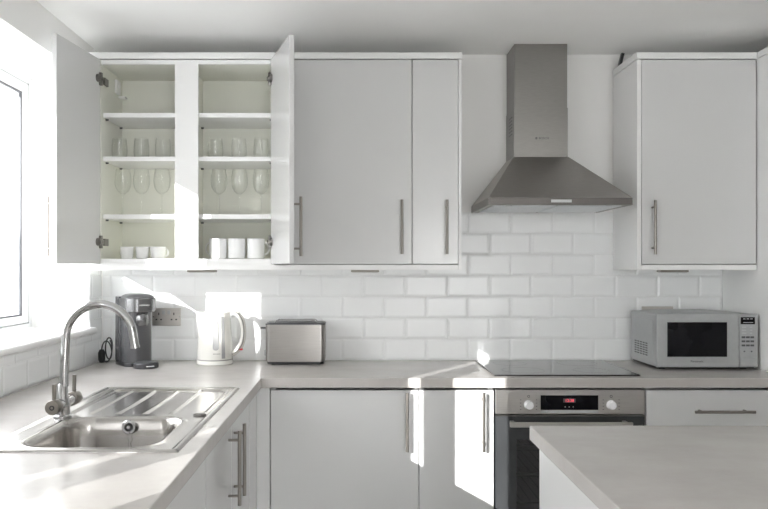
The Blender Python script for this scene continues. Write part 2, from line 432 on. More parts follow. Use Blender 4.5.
for k, (a, c, s) in enumerate(((188, 216, 'slim dark under-cabinet light strip above the kettle, under the open cupboard'), (351, 379, 'slim dark under-cabinet light strip up and right of the toaster'), (659, 687, 'slim dark under-cabinet light strip above the microwave'))):
    y = 3.50
    t = thing('under_cabinet_light', ((PX(a, y) + PX(c, y)) / 2, y, 1.33), s, 'light', 'under-cabinet lights')
    box('housing', M['satin'], (PX(a, y), PX(c, y), y - .02, y + .03, 1.333, 1.3428), t, .002)
    box('diffuser', M['lgrey'], (PX(a, y) + .006, PX(c, y) - .006, y - .012, y + .022, 1.331, 1.333), t)
# dark slat poking up behind the right-hand cornice
q = MB().box(-.0065, .0065, -.01, .01, 0, .074, mat=Matrix.Translation((1.242, 3.70, 2.2965)) @ Matrix.Rotation(R(14), 4, 'Y')).build('cable_conduit', M['dark'])
tag(q, 'short dark conduit leaning on top of the cabinet right of the hood', 'conduit')

# tall unit at the right edge
r = thing('tall_cabinet', (2.05, 3.73, 0), 'tall white cabinet side at the right edge beside the microwave', 'cabinet')
box('side_panel', M['trimw'], (1.750, 1.768, 3.13, WB - .001, 0, 2.264), r, .001)
box('side_panel', M['trimw'], (2.35, 2.368, 3.13, WB - .001, 0, 2.264), r, .001)
box('back_panel', M['trimw'], (1.768, 2.35, 3.72, 3.73, .1, 2.264), r)
box('door', M['gloss'], (1.770, 2.348, 3.11, 3.13, .1, 2.262), r, .001)
MB().loft([[(x, y, z) for x, z in ((1.746 if True else 0, 2.266), (1.746, 2.292), (1.752, 2.296), (2.37, 2.296), (2.37, 2.266))] for y in (3.09, 3.404)]).build('cornice', M['trimw'], r)
box('top_panel', M['trimw'], (1.7500, 2.368, 3.405, WB - .001, 2.2645, 2.292), r)

# ------------------------------------------------------------------ worktop
WT = .91; WTB = .870
sx0, sx1, sy0, sy1 = -.915, -.440, 1.885, 2.855
xs = [WL + .0085, sx0, sx1, -.383, 1.7495]; ys = [.35, sy0, sy1, 3.13, 3.7295]
bm = bmesh.new(); vv = {}
def gv(i, j, z):
    k = (i, j, z)
    if k not in vv: vv[k] = bm.verts.new((xs[i], ys[j], z))
    return vv[k]
cells = {(i, j) for i in range(4) for j in range(4) if (i < 3 or j == 3)} - {(1, 1)}
for i, j in cells:
    bm.faces.new((gv(i, j, WT), gv(i + 1, j, WT), gv(i + 1, j + 1, WT), gv(i, j + 1, WT)))
    bm.faces.new((gv(i, j, WTB), gv(i, j + 1, WTB), gv(i + 1, j + 1, WTB), gv(i + 1, j, WTB)))
    for (di, dj, a, c) in ((-1, 0, (0, 1), (0, 0)), (1, 0, (1, 0), (1, 1)), (0, -1, (0, 0), (1, 0)), (0, 1, (1, 1), (0, 1))):
        if (i + di, j + dj) not in cells:
            bm.faces.new((gv(i + a[0], j + a[1], WTB), gv(i + c[0], j + c[1], WTB), gv(i + c[0], j + c[1], WT), gv(i + a[0], j + a[1], WT)))
bmesh.ops.recalc_face_normals(bm, faces=bm.faces[:])
b = MB(); b.bm.free(); b.bm = bm
wk = b.build('worktop', M['worktop'], bevel=.0025)
tag(wk, 'pale grey L-shaped stone-effect worktop running under the window and along the tiled wall', 'worktop', 'grey worktops')

# ------------------------------------------------------------------ base cabinets
BF = 3.15
def base_cab(x0, x1, hx, label, drawer=False):
    q = thing('base_cabinet', ((x0 + x1) / 2, 3.5, 0), label, 'cabinet', 'base cabinets under the worktops')
    carcass(q, x0 + .002, x1 - .002, BF + .021, 3.72, .12, .868, M['trimw'])
    box('plinth', M['gloss'], (x0, x1, BF + .05, BF + .066, 0, .119), q)
    if not drawer:
        d = MB().box(x0 + .0015, x1 - .0015, BF, BF + .019, .125, .8585, bev=.0015).build('door', M['gloss'], q)
        handle(T(hx, BF, PZ(422.5, 3.115)), d)
    else:
        zz = .8585
        for h in (.185, .26, .28):
            d = MB().box(x0 + .0015, x1 - .0015, BF, BF + .019, zz - h + .003, zz, bev=.0015).build('drawer', M['gloss'], q)
            hm = T(hx, BF, zz - .082 if h < .2 else zz - h / 2, 0, Matrix.Rotation(R(90), 4, 'Y'))
            handle(hm, d, .240)
            zz -= h
    return q
base_cab(-.350, .2504, PX(407.3, 3.115), 'white gloss base cabinet with one wide door below the toaster')
base_cab(.2504, .5535, PX(484, 3.115), 'narrow white gloss base cabinet with one door left of the oven')
base_cab(1.1675, 1.748, PX(725.5, 3.115), 'white gloss drawer unit below the microwave, right of the oven', True)
LF = -.405
def left_cab(y0, y1, hy, label):
    q = thing('base_cabinet', (-.7, (y0 + y1) / 2, 0), label, 'cabinet', 'base cabinets under the worktops')
    b = MB(); x0, x1 = -1.20, LF - .021
    b.box(x0, x1, y0 + .002, y0 + .02, .12, .868).box(x0, x1, y1 - .02, y1 - .002, .12, .868).box(x0, x1, y0 + .02, y1 - .02, .12, .138).box(x0, x0 + .008, y0 + .02, y1 - .02, .138, .868)
    b.build('carcass', M['trimw'], q)
    box('plinth', M['gloss'], (LF - .066, LF - .05, y0, y1, 0, .119), q)
    d = MB().box(LF - .019, LF, y0 + .0015, y1 - .0015, .125, .8585, bev=.0015).build('door', M['gloss'], q)
    handle(T(LF, hy, .7225, 90), d)
left_cab(2.515, 2.945, 2.566, 'white gloss base cabinet under the drainer, its door next to the corner')
left_cab(2.083, 2.512, 2.458, 'white gloss base cabinet under the sink bowl, nearer side of the handle pair')
left_cab(1.25, 2.08, 1.31, 'white gloss base cabinet nearest the camera in the run below the window')
b = MB(); b.box(-.4045, -.352, BF, BF + .018, 0, .868); b.box(LF - .018, LF, 2.9475, BF + .018, 0, .868)
tag(b.build('corner_post', M['gloss']), 'white corner post where the two runs of base cabinets meet', 'panel')

# ------------------------------------------------------------------ island
IX0, IX1, IY0, IY1 = .485, 1.72, 1.15, 2.195
q = box('worktop', M['worktop'], (IX0, IX1, IY0, IY1, WTB, WT), None)
md = q.modifiers.new('bevel', 'BEVEL'); md.width = .0025; md.segments = 2
tag(q, 'grey stone-effect island worktop in the foreground at lower right', 'worktop', 'grey worktops')
r = thing('island_cabinet', (1.1, 1.7, 0), 'white gloss cabinet carrying the island worktop in the foreground', 'cabinet')
box('end_panel', M['gloss'], (IX0 + .002, IX0 + .020, 1.20, 2.083, 0, WTB - .001), r, .001)
box('end_panel', M['gloss'], (IX1 - .020, IX1 - .002, 1.20, 2.083, 0, WTB - .001), r, .001)
box('back_panel', M['gloss'], (IX0 + .021, IX1 - .021, 2.062, 2.080, .0, WTB - .001), r, .001)
box('door', M['gloss'], (IX0 + .021, 1.10, 1.20, 1.218, .12, WTB - .005), r, .001)
box('door', M['gloss'], (1.103, IX1 - .021, 1.20, 1.218, .12, WTB - .005), r, .001)
box('bottom_panel', M['trimw'], (IX0 + .021, IX1 - .021, 1.22, 2.06, .1, .118), r)

# ------------------------------------------------------------------ sink
r = thing('kitchen_sink', (-.677, 2.37, WT), 'inset stainless steel sink with ribbed drainer under the window', 'sink')
X0, X1, Y0, Y1 = -.925, -.430, 1.872, 2.870
def sdrr(x, y, cx, cy, hx, hy, rad):
    qx, qy = abs(x - cx) - hx + rad, abs(y - cy) - hy + rad
    return math.hypot(max(qx, 0), max(qy, 0)) + min(max(qx, qy), 0) - rad
def ss(a, c, v):
    t = max(0., min(1., (v - a) / (c - a))); return t * t * (3 - 2 * t)
def sinkz(x, y):
    d0 = -sdrr(x, y, (X0 + X1) / 2, (Y0 + Y1) / 2, (X1 - X0) / 2, (Y1 - Y0) / 2, .02)
    z = .0005 + .0055 * ss(0, .008, d0) - .0028 * ss(.012, .022, d0)
    db = sdrr(x, y, -.672, 2.106, .168, .190, .075)
    z += .0015 * ss(.022, .012, db)
    z -= .012 * ss(.008, -.008, db) + .148 * ss(-.004, -.024, db)
    dd = sdrr(x, y, -.668, 2.592, .205, .238, .03)
    if dd < .02:
        z -= .0065 * ss(.006, -.012, dd) + .003 * ss(-.02, -.24, dd)
        if dd < 0:
            for xr in (-.812, -.73, -.6475, -.566, ):
                z += .0055 * ss(.009, .001, abs(x - xr)) * ss(0, -.022, dd)
    return z
NX, NY = 150, 260
bm = bmesh.new(); g = []
for j in range(NY + 1):
    row = []
    for i in range(NX + 1):
        x = X0 + (X1 - X0) * i / NX; y = Y0 + (Y1 - Y0) * j / NY
        row.append(bm.verts.new((x, y, WT + sinkz(x, y))))
    g.append(row)
for j in range(NY):
    for i in range(NX): bm.faces.new((g[j][i], g[j][i + 1], g[j + 1][i + 1], g[j + 1][i]))
b = MB(); b.bm.free(); b.bm = bm
sk = b.build('basin', M['sinks'], r, smooth=60)
sol = sk.modifiers.new('sheet', 'SOLIDIFY'); sol.thickness = .0008; sol.offset = -1
# overflow on the far bowl wall, waste in the bowl floor, plug chain, round plate
oy = 2.2735; ox = PX(129, oy); oz = PZ(427, oy)
b = MB(); b.lathe([(0, 0), (.013, 0), (.013, .004), (.019, .004), (.021, .001), (.019, -.002)], mat=Matrix.Translation((ox, oy, oz)) @ Matrix.Rotation(R(90), 4, 'X'), seg=24)
o1 = b.build('overflow', M['chrome'], r, smooth=40)
MB().cyl((ox, oy - .0005, oz), (ox, oy - .003, oz), .012).build('overflow_grille', M['dark'], o1)
b = MB(); b.cyl((ox, oy - .0062, oz - .0), (ox, oy - .003, oz), .005); b.build('overflow_screw', M['chrome'], o1)
pts = [(ox + .002 * math.sin(i), oy - .006 - .004 * math.sin(i * .4), oz - .012 - i * .0035) for i in range(24)]
b = MB()
for p in pts: b.lathe([(0, -.0016), (.0016, 0), (0, .0016)], c=p, seg=8)
b.tube(pts, .0006, seg=6); b.build('plug_chain', M['steel'], r, smooth=60)
MB().lathe([(0, .003), (.03, .003), (.042, .001), (.044, -.001)], c=(-.672, 2.106, WT - .1535), seg=32).build('waste', M['chrome'], r, smooth=40)
MB().lathe([(0, .0045), (.016, .0045), (.019, .003), (.019, 0)], c=(-.470, 2.330, WT + .0035), seg=28).build('waste_control', M['steel'], r, smooth=40)

# ------------------------------------------------------------------ tap
tx, ty, tz = -.870, 2.306, WT + .0035
r = thing('mixer_tap', (tx, ty, tz), 'chrome swan-neck mixer tap on the sink edge', 'tap')
b = MB(); b.lathe([(0, 0), (.026, 0), (.026, .004), (.0215, .008), (.0205, .030), (.0205, .052), (.016, .060), (.0148, .095), (.013, .098), (0, .098)], c=(tx, ty, tz)); b.build('body', M['chrome'], r, smooth=40)
Rm = .1000; pts = [(tx + .004, ty, tz + .09), (tx + .005, ty, tz + .14), (tx + .007, ty, tz + .185), (tx + .009, ty, tz + .222)]
cxx = tx + .009 + Rm; cz = tz + .232
for i in range(1, 25):
    a = R(180 - i * 7.25); pts.append((cxx + Rm * math.cos(a), ty, cz + Rm * math.sin(a)))
u = (Vector(pts[-1]) - Vector(pts[-2])).normalized()
for d in (.010, .022, .032): pts.append(tuple(Vector(pts[26 + 1]) + u * d))
sp = MB().tube(pts, [.0135] * 2 + [.0125] * (len(pts) - 2), seg=18).build('spout', M['chrome'], r, smooth=50)
e = Vector(pts[-1]); f = Vector(pts[-2]); dv = (e - f).normalized()
MB().cyl(e, e + dv * .008, .0138).build('aerator', M['chrome'], sp, smooth=40)
zb = tz + .040
MB().cyl((tx, ty - .052, zb), (tx, ty + .085, zb), .0155).build('cross_bar', M['chrome'], r, smooth=40)
for y0, y1, yl, h in ((ty - .082, ty - .050, ty - .066, .054), (ty + .070, ty + .110, ty + .092, .060)):
    k = MB().lathe([(0, 0), (.0200, 0), (.0212, .002), (.0212, y1 - y0 - .002), (.0200, y1 - y0), (0, y1 - y0)], mat=Matrix.Translation((tx, y1, zb)) @ Matrix.Rotation(R(90), 4, 'X')).build('valve_knob', M['satin'], r, smooth=40)
    MB().cyl((tx, yl, zb + .012), (tx + .001, yl, zb + .012 + h), .0058).build('lever', M['satin'], k, smooth=40)
    MB().lathe([(.004, 0), (.007, 0), (.007, .0015), (.004, .0015)], mat=Matrix.Translation((tx, y0 if y0 < ty else y0, zb)) @ Matrix.Rotation(R(90), 4, 'X')).build('knob_cap', M['dark'], k, smooth=40)

# ------------------------------------------------------------------ hob
r = thing('ceramic_hob', (.857, 3.445, WT), 'black glass ceramic hob flush on the worktop above the oven', 'hob')
hx0, hx1, hy0, hy1 = .562, 1.156, 3.188, 3.700
MB().box(hx0, hx1, hy0, hy1, WT + .0005, WT + .0055, bev=.0015).build('glass_plate', M['hobg'], r)
for x, y, q in ((.71, 3.33, .09), (.70, 3.57, .075), (1.0, 3.33, .075), (1.01, 3.57, .09)):
    MB().lathe([(q, .0), (q, .0002), (q + .0015, .0002), (q + .0015, 0)], c=(x, y, WT + .0055), seg=48).build('zone_marking', M['grey'], r)
for a in (hx0 - .002, hx1): box('side_trim', M['steel'], (a, a + .002, hy0, hy1, WT + .0004, WT + .006), r)

# ------------------------------------------------------------------ oven
r = thing('built_in_oven', (.86, 3.4, .1), 'built-in stainless steel oven with red digital clock under the hob', 'oven')
ox0, ox1 = .557, 1.163
yo = BF
b = MB(); yb0, yb1 = yo + .05, 3.68
b.box(ox0 + .012, ox0 + .03, yb0, yb1, .14, .865).box(ox1 - .03, ox1 - .012, yb0, yb1, .14, .865).box(ox0 + .03, ox1 - .03, yb0, yb1, .14, .2).box(ox0 + .03, ox1 - .03, yb0, yb1, .745, .865).box(ox0 + .03, ox1 - .03, yb1 - .01, yb1, .2, .745)
b.build('cavity', M['cavity'], r)
for z in (.38, .50, .62):
    b = MB()
    for i in range(14): xx = ox0 + .05 + i * (ox1 - ox0 - .1) / 13; b.cyl((xx, yb0 + .03, z), (xx, yb1 - .04, z), .0025, seg=8)
    for yy in (yb0 + .03, yb1 - .04): b.cyl((ox0 + .04, yy, z), (ox1 - .04, yy, z), .004, seg=8)
    b.build('rack', M['chrome'], r, smooth=40)
zp0, zp1 = PZ(414, yo), PZ(389.8, yo)
cp = MB().box(ox0 + .002, ox1 - .002, yo - .002, yo + .045, zp0, zp1, bev=.0015).build('control_panel', M['steelh'], r)
dx0, dx1 = PX(540.5, yo), PX(598, yo)
ds = MB().box(dx0, dx1, yo - .0035, yo - .0015, PZ(409.8, yo), PZ(395.2, yo)).build('display', M['blackglass'], cp)
MB().box(dx0, dx1, yo - .004, yo - .0015, PZ(412.8, yo), PZ(410.0, yo)).build('button_strip', M['lgrey'], cp)
box('display_window', M['grey'], (PX(563, yo), PX(575.5, yo), yo - .0038, yo - .0034, PZ(402.4, yo), PZ(398.4, yo)), ds)
text('12:38', 'clock_digits', M['digits'], .0165, Matrix.Translation((PX(569.3, yo), yo - .0042, PZ(400.5, yo))) @ FACE_FRONT, ds)
b = MB()
for px in (565, 569, 573): b.cyl((PX(px, yo), yo - .0035, PZ(406.7, yo)), (PX(px, yo), yo - .0038, PZ(406.7, yo)), .0022, seg=10)
b.build('touch_marking', M['lgrey'], ds)
for kx, ky in ((528.5, 404.7), (611, 404.7)):
    X, Z = PX(kx, yo), PZ(ky, yo)
    k = MB().lathe([(0, .022), (.0145, .022), (.0165, .020), (.0168, .003), (.019, 0), (.019, -.002)], mat=Matrix.Translation((X, yo - .002, Z)) @ Matrix.Rotation(R(90), 4, 'X'), seg=28).build('knob', M['china'], cp, smooth=40)
    for sx in (-1, 1):
        b = MB()
        for i in range(4): b.box(X + sx * .032 - .0025, X + sx * .032 + .0025, yo - .0026, yo - .0015, Z + .020 - i * .013 - .001, Z + .020 - i * .013 + .001)
        b.build('dial_marking', M['ink'], cp)
    b = MB(); b.lathe([(.0035, 0), (.0055, 0), (.0055, .0006), (.0035, .0006)], mat=Matrix.Translation((X, yo - .002, Z + .034)) @ Matrix.Rotation(R(90), 4, 'X'), seg=14)
    b.build('dial_symbol', M['ink'], cp)
zd1 = zp0 - .010; zd0 = .15
b = MB(); wx0, wx1, wz0, wz1 = PX(516.5, yo), PX(516.5, yo) + .44, .26, PZ(439.5, yo)
b.box(ox0 + .002, wx0, yo, yo + .035, zd0, zd1).box(wx1, ox1 - .002, yo, yo + .035, zd0, zd1).box(wx0, wx1, yo, yo + .035, zd0, wz0).box(wx0, wx1, yo, yo + .035, wz1, zd1)
od = b.build('door', M['ovend'], r)
box('window', M['oveng'], (wx0, wx1, yo + .001, yo + .006, wz0, wz1), od)
box('door_top_trim', M['steel'], (ox0 + .002, ox1 - .002, yo - .001, yo + .03, zd1 + .001, zd1 + .006), od)
hz = PZ(424.6, yo - .045)
b = MB(); b.box(PX(510, yo - .05), PX(633, yo - .05), yo - .055, yo - .043, hz - .010, hz + .010, bev=.003)
for px in (514, 628): b.box(PX(px, yo - .05) - .008, PX(px, yo - .05) + .008, yo - .045, yo + .001, hz - .007, hz + .007, bev=.002)
b.build('handle', M['steelh'], od)

# ------------------------------------------------------------------ extractor hood
r = thing('extractor_hood', (.85, 3.49, 1.614), 'stainless steel chimney extractor hood above the hob', 'extractor hood')
ax0, ax1, ay0, ay1 = .548, 1.149, 3.25, WB - .001
z0, z1, z2 = 1.614, 1.6456, 1.857
cx0, cx1, cy0 = .7146, .9594, 3.55
def rc(x0, x1, y0, y1, z): return [(x0, y0, z), (x1, y0, z), (x1, y1, z), (x0, y1, z)]
b = MB()
b.loft([rc(ax0 + .012, ax1 - .012, ay0 + .012, ay1 - .002, z0 + .004), rc(ax0, ax1, ay0, ay1, z0), rc(ax0, ax1, ay0, ay1, z1), rc(cx0 - .003, cx1 + .003, cy0 - .003, ay1, z2)])
cn = b.build('canopy', M['steelc'], r, bevel=.0015)
box('lip_reflection', M['liprefl'], (ax0 + .001, ax1 - .001, ay0 - .0015, ay0 + .001, z0 + .001, z1 - .001), cn, .0005)  # thin strip over the lip, its dark reflection put into the colour
b = MB(); b.box(cx0, cx1, cy0, ay1, z2 - .004, 2.08, bev=.001).box(cx0 + .002, cx1 - .002, cy0 + .002, ay1, 2.08, CEIL - .001, bev=.001)
ch = b.build('chimney', M['steel'], r)
b = MB()
for i in range(6):
    z = PZ(126 - 0, 3.62) + .035 - i * .0155
    b.box(cx0 - .0012, cx0 + .001, cy0 + .045, cy0 + .115, z - .003, z + .003, mat=Matrix.Translation((0, 0, 0)))
b.build('vent_grille', M['black'], ch)
b = MB()
for a, c in ((ax0 + .03, (ax0 + ax1) / 2 - .005), ((ax0 + ax1) / 2 + .005, ax1 - .03)): b.box(a, c, ay0 + .05, ay1 - .05, z0 - .001, z0 + .003, bev=.001)
fl = b.build('filter', M['filt'], cn)
for X in (ax0 + .09, ax1 - .09): MB().cyl((X, ay0 + .03, z0 - .001), (X, ay0 + .03, z0 + .004), .014).build('spotlight', M['lgrey'], cn)
box('control_strip', M['lgrey'], (PX(551, ay0), PX(571.5, ay0), ay0 - .0045, ay0, PZ(202.4, ay0), PZ(199.6, ay0)), cn, .001)
X, Z = PX(542.5, cy0), PZ(138.3, cy0)
text('BOSCH', 'brand_mark', M['ink'], .0135, Matrix.Translation((X + .006, cy0 - .0006, Z)) @ FACE_FRONT @ Matrix.Diagonal((1.05, 1, 1, 1)), ch)
MB().lathe([(.0035, 0), (.0052, 0), (.0052, .0008), (.0035, .0008)], mat=Matrix.Translation((X - .028, cy0, Z)) @ Matrix.Rotation(R(90), 4, 'X'), seg=20).box(X - .0295, X - .0265, cy0 - .0008, cy0, Z - .0035, Z + .0035).build('brand_emblem', M['ink'], ch)

# ------------------------------------------------------------------ power sockets
def socket(px0, px1, zc, label):
    y = 3.7292
    x0, x1 = PX(px0, 3.73), PX(px1, 3.73)
    t = thing('power_socket', ((x0 + x1) / 2, y, zc), label, 'socket', 'double power sockets on the tiles')
    p = MB().box(x0, x1, y - .0075, y + .0005, zc - .042, zc + .042, bev=.0015).build('face_plate', M['steelh'], t)
    for s in (-1, 1):
        c = (x0 + x1) / 2 + s * .036
        MB().box((x0 + x1) / 2 + s * .013 - .007, (x0 + x1) / 2 + s * .013 + .007, y - .0105, y - .007, zc + .012, zc + .030, bev=.001).build('rocker_switch', M['lgrey'], t)
        b = MB(); b.box(c - .0025, c + .0025, y - .0081, y - .0074, zc + .008, zc + .020)
        for q in (-.011, .011): b.box(c + q - .004, c + q + .004, y - .0081, y - .0074, zc - .016, zc - .010)
        b.build('pin_holes', M['black'], t)
        MB().cyl((c + s * .026, y - .0074, zc), (c + s * .026, y - .0085, zc), .003, seg=12).build('screw', M['chrome'], t)
socket(152.5, 181, PZ(316.7, 3.73), 'brushed steel double socket between the coffee machine and the kettle')
socket(641.5, 672.5, PZ(315.2, 3.73), 'brushed steel double socket behind the microwave, only its top edge showing')

# ------------------------------------------------------------------ coffee machine
r = thing('coffee_machine', (-1.004, 3.550, WT), 'dark grey capsule coffee machine in the corner beside the window', 'coffee machine')
CM = Matrix.Translation((-1.004, 3.550, WT)) @ Matrix.Rotation(R(35), 4, 'Z') @ Matrix.Diagonal((1.09, 1.07, 1, 1))      # turned towards the room
def cz(py, Y=3.50): return PZ(py, Y) - WT
ht, hb = cz(298), cz(312)
def slab(loops): return MB().loft(loops, mat=CM)
slab([rrect(-.064, .064, -.055, .100, .030, z, 8) for z in (0, .018)]).build('base', M['dark'], r, smooth=40, bevel=.003)
slab([rrect(-.062, .062, .020, .098, .016, z, 6) for z in (.018, ht + .004)]).build('water_tank', M['dark'], r, smooth=40, bevel=.003)
slab([rrect(-.056, .056, -.060, .060, .045, z, 10) for z in (.018, hb + .004)]).build('column', M['grey'], r, smooth=40)
MB().box(.0555, .0585, -.022, .018, .02, hb, bev=.001, mat=CM).build('side_strip', M['lgrey'], r)
hd = slab([rrect(-.0635, .0635, -.096, .070, .050, z, 10) for z in (hb, ht)]).build('brew_head', M['headm'], r, smooth=40, bevel=.004)
slab([rrect(-.059, .059, -.090, .064, .048, ht, 10), rrect(-.055, .055, -.086, .060, .046, ht + .009, 10), rrect(-.042, .042, -.070, .045, .035, ht + .016, 10), rrect(-.028, .028, -.050, .030, .025, ht + .0185, 10)]).build('lid', M['grey'], hd, smooth=50)
text('NESPRESSO', 'brand_mark', M['inkl'], .0085, CM @ Matrix.Translation((0, -.0965, (hb + ht) / 2)) @ FACE_FRONT, hd)
nz = cz(326, 3.46)
MB().lathe([(0, 0), (.020, .0), (.0255, .010), (.0265, .03), (.024, .045), (.018, .056), (0, .058)], c=(0, -.068, nz), mat=CM).build('spout', M['headm'], r, smooth=50)
slab([rrect(-.030, .030, -.066, -.030, .012, z, 8) for z in (nz + .012, hb + .001)]).build('spout_block', M['dark'], r, smooth=40)
dt = slab([rrect(-.050, .050, -.165, -.062, .048, z, 10) for z in (0, .024)]).build('drip_tray', M['dark'], r, smooth=40, bevel=.004)
slab([rrect(-.042, .042, -.156, -.070, .040, z, 10) for z in (.0235, .026)]).build('tray_grid', M['grey'], dt)
MB().box(-.016, .016, -.1665, -.164, .010, .014, mat=CM).build('tray_badge', M['inkl'], dt)
# coiled flex and plug
pts = []
for i in range(60):
    a = i / 59 * 2 * math.pi * 2.2; rr = .030 + .006 * math.sin(a * .7)
    pts.append((PX(108, 3.63) + rr * .62 * math.cos(a) + .006 * math.sin(a * .5), 3.63 + .012 * math.sin(a * .45), WT + .062 + rr * 1.55 * math.sin(a)))
MB().tube(pts, .0032, seg=8).build('power_flex', M['black'], r, smooth=60)
MB().lathe([(0, 0), (.011, 0), (.016, .012), (.017, .045), (.010, .06), (0, .062)], c=(PX(101, 3.63), 3.64, WT + .001), seg=16).build('plug', M['black'], r, smooth=50)

# ------------------------------------------------------------------ kettle
kx, ky = PX(214.8, 3.60), 3.605
r = thing('electric_kettle', (kx, ky, WT), 'ivory white electric kettle on its base, left of the toaster', 'kettle')
MB().lathe([(0, 0), (.080, 0), (.083, .003), (.083, .015), (.080, .019), (0, .019)], c=(kx, ky, WT)).build('power_base', M['kettle'], r, smooth=40)
MB().lathe([(.079, .0185), (.0815, .0195), (.0815, .0235), (.079, .0245)], c=(kx, ky, WT)).build('base_ring', M['kgrey'], r, smooth=40)
seg = 48; prof = [(0, .024), (.080, .024), (.0815, .030), (.0795, .08), (.0765, .13), (.0735, .18), (.0715, .215), (.070, .232), (.066, .238), (.05, .241), (0, .243)]
b = bmesh.new(); rings = []
for q, z in prof:
    if q == 0: rings.append([b.verts.new((kx, ky, WT + z))]); continue
    ring = []
    for i in range(seg):
        a = 2 * math.pi * i / seg; e2 = 0
        dev = abs((a - math.pi + math.pi) % (2 * math.pi) - math.pi)     # spout towards -X
        if z > .15 and q > .06: e2 = .017 * max(0, math.cos(dev)) ** 10 * min(1, (z - .15) / .07)
        ring.append(b.verts.new((kx + (q + e2) * math.cos(a), ky + (q + e2) * math.sin(a), WT + z)))
    rings.append(ring)
for A, B in zip(rings, rings[1:]):
    for i in range(seg):
        j = (i + 1) % seg
        if len(A) == 1: b.faces.new((A[0], B[j], B[i]))
        elif len(B) == 1: b.faces.new((A[i], A[j], B[0]))
        else: b.faces.new((A[i], A[j], B[j], B[i]))
mb = MB(); mb._merge(b); mb.build('body', M['kettle'], r, smooth=45)
# level window and maker's mark follow the body wall
def kr(z): return .0815 - (z - .03) * .052
def on_kettle(a, z, h=.0012): q = kr(z) + h; return (kx + q * math.sin(a), ky - q * math.cos(a), WT + z)
L = []
for k in range(24):
    t = 2 * math.pi * k / 24; L.append((math.cos(t) * .17, .135 + (.055 if math.sin(t) > 0 else -.055) + .012 * math.sin(t)))
a0 = .22
b = MB(); b.loft([[on_kettle(a0 + u, z, .0) for u, z in L], [on_kettle(a0 + u, z, .0018) for u, z in L]]); b.build('level_window', M['klevel'], r)
b = MB()
for i in range(6): a = a0 - .12 + i * .07; b.loft([[on_kettle(a + s, .052 + d, h) for s, d in ((-.022, -.002), (.022, -.002), (.022, .002), (-.022, .002))] for h in (0, .0011)])
b.build('maker_mark', M['kgrey'], r)
# handle: D-loop to the right
hp = [(kx + .062, .238), (kx + .085, .240), (kx + .105, .230), (kx + .122, .205), (kx + .130, .170), (kx + .131, .130), (kx + .124, .095), (kx + .110, .070), (kx + .092, .052), (kx + .076, .045)]
def cat(pts, n=5):
    out = []
    P = [pts[0]] + pts + [pts[-1]]
    for i in range(1, len(P) - 2):
        for k in range(n):
            t = k / n; o = []
            for d in range(len(pts[0])):
                p0, p1, p2, p3 = P[i - 1][d], P[i][d], P[i + 1][d], P[i + 2][d]
                o.append(.5 * (2 * p1 + (p2 - p0) * t + (2 * p0 - 5 * p1 + 4 * p2 - p3) * t * t + (3 * p1 - p0 - 3 * p2 + p3) * t ** 3))
            out.append(tuple(o))
    return out + [pts[-1]]
hp = cat(hp)
MB().tube([(x, ky, WT + z) for x, z in hp], .0115, seg=14, flat=1.1).build('handle', M['kettle'], r, smooth=60)
MB().tube([(x + .004, ky - .0125, WT + z) for x, z in hp], .0030, seg=8).build('handle_trim', M['kgrey'], r, smooth=60)
b = MB(); b.loft([[(kx + q * math.cos(a) , ky + q * math.sin(a), WT + z) for a in [R(-62), R(-52), R(-52), R(-62)] for q in [kr(z) + (.002)]] for z in (.04, .1, .16, .215)], caps=False)
b = MB()
for z0_, z1_ in ((.03, .09), (.09, .15), (.15, .22)):
    b.loft([[(kx + (kr(z) + h) * math.cos(R(a)), ky + (kr(z) + h) * math.sin(R(a)), WT + z) for a, h in ((-58, .0), (-58, .0016), (-46, .0016), (-46, .0))] for z in (z0_, z1_)])
b.build('handle_joint', M['klevel'], r)
MB().box(kx + .100, kx + .128, ky - .010, ky + .008, WT + .062, WT + .070, bev=.002, mat=Matrix()).build('switch', M['red'], r)

# ------------------------------------------------------------------ toaster
tx0, tx1, ty0, ty1 = -.4185, -.146, 3.555, 3.70
r = thing('toaster', ((tx0 + tx1) / 2, 3.63, WT), 'brushed steel two-slot toaster on the worktop right of the kettle', 'toaster')
b = MB(); b.loft([rrect(tx0 + .006, tx1 - .006, ty0 + .004, ty1 - .004, .025, z) for z in (WT + .003, WT + .014)])
for x in (tx0 + .03, tx1 - .03):
    for y in (ty0 + .03, ty1 - .03): b.cyl((x, y, WT), (x, y, WT + .004), .01)
b.build('base', M['black'], r, smooth=40)
b = MB(); b.loft([rrect(tx0 + .002, tx1 - .002, ty0, ty1, .022, WT + .014, 8), rrect(tx0, tx1, ty0, ty1, .022, WT + .03, 8), rrect(tx0, tx1, ty0, ty1, .022, WT + .182, 8)]); b.build('shell', M['steelt'], r, smooth=40)
b = MB()
b.loft([rrect(tx0 - .001, tx1 + .001, ty0 - .001, ty1 + .001, .023, WT + .182, 8), rrect(tx0 - .001, tx1 + .001, ty0 - .001, ty1 + .001, .023, WT + .187, 8), rrect(tx0 + .006, tx1 - .006, ty0 + .006, ty1 - .006, .02, WT + .192, 8)]); tp = b.build('top_cover', M['grey'], r, smooth=30)
for y in (ty0 + .05, ty1 - .05): box('slot', M['black'], (tx0 + .045, tx1 - .045, y - .014, y + .014, WT + .1915, WT + .1925), tp)
b = MB()
for y in (ty0 + .028, ty1 - .028):
    b.tube([(tx0 + .04, y, WT + .19), (tx0 + .05, y, WT + .200), (tx1 - .05, y, WT + .200), (tx1 - .04, y, WT + .19)], .0022, seg=8)
b.build('warming_rack', M['chrome'], r, smooth=60)
MB().box(tx0 - .028, tx0 + .002, 3.612, 3.640, WT + .160, WT + .167, bev=.002).build('lowering_lever', M['dark'], r)
MB().box(tx0 - .010, tx0 + .001, 3.605, 3.645, WT + .036, WT + .062, bev=.003).build('browning_dial', M['lgrey'], r)
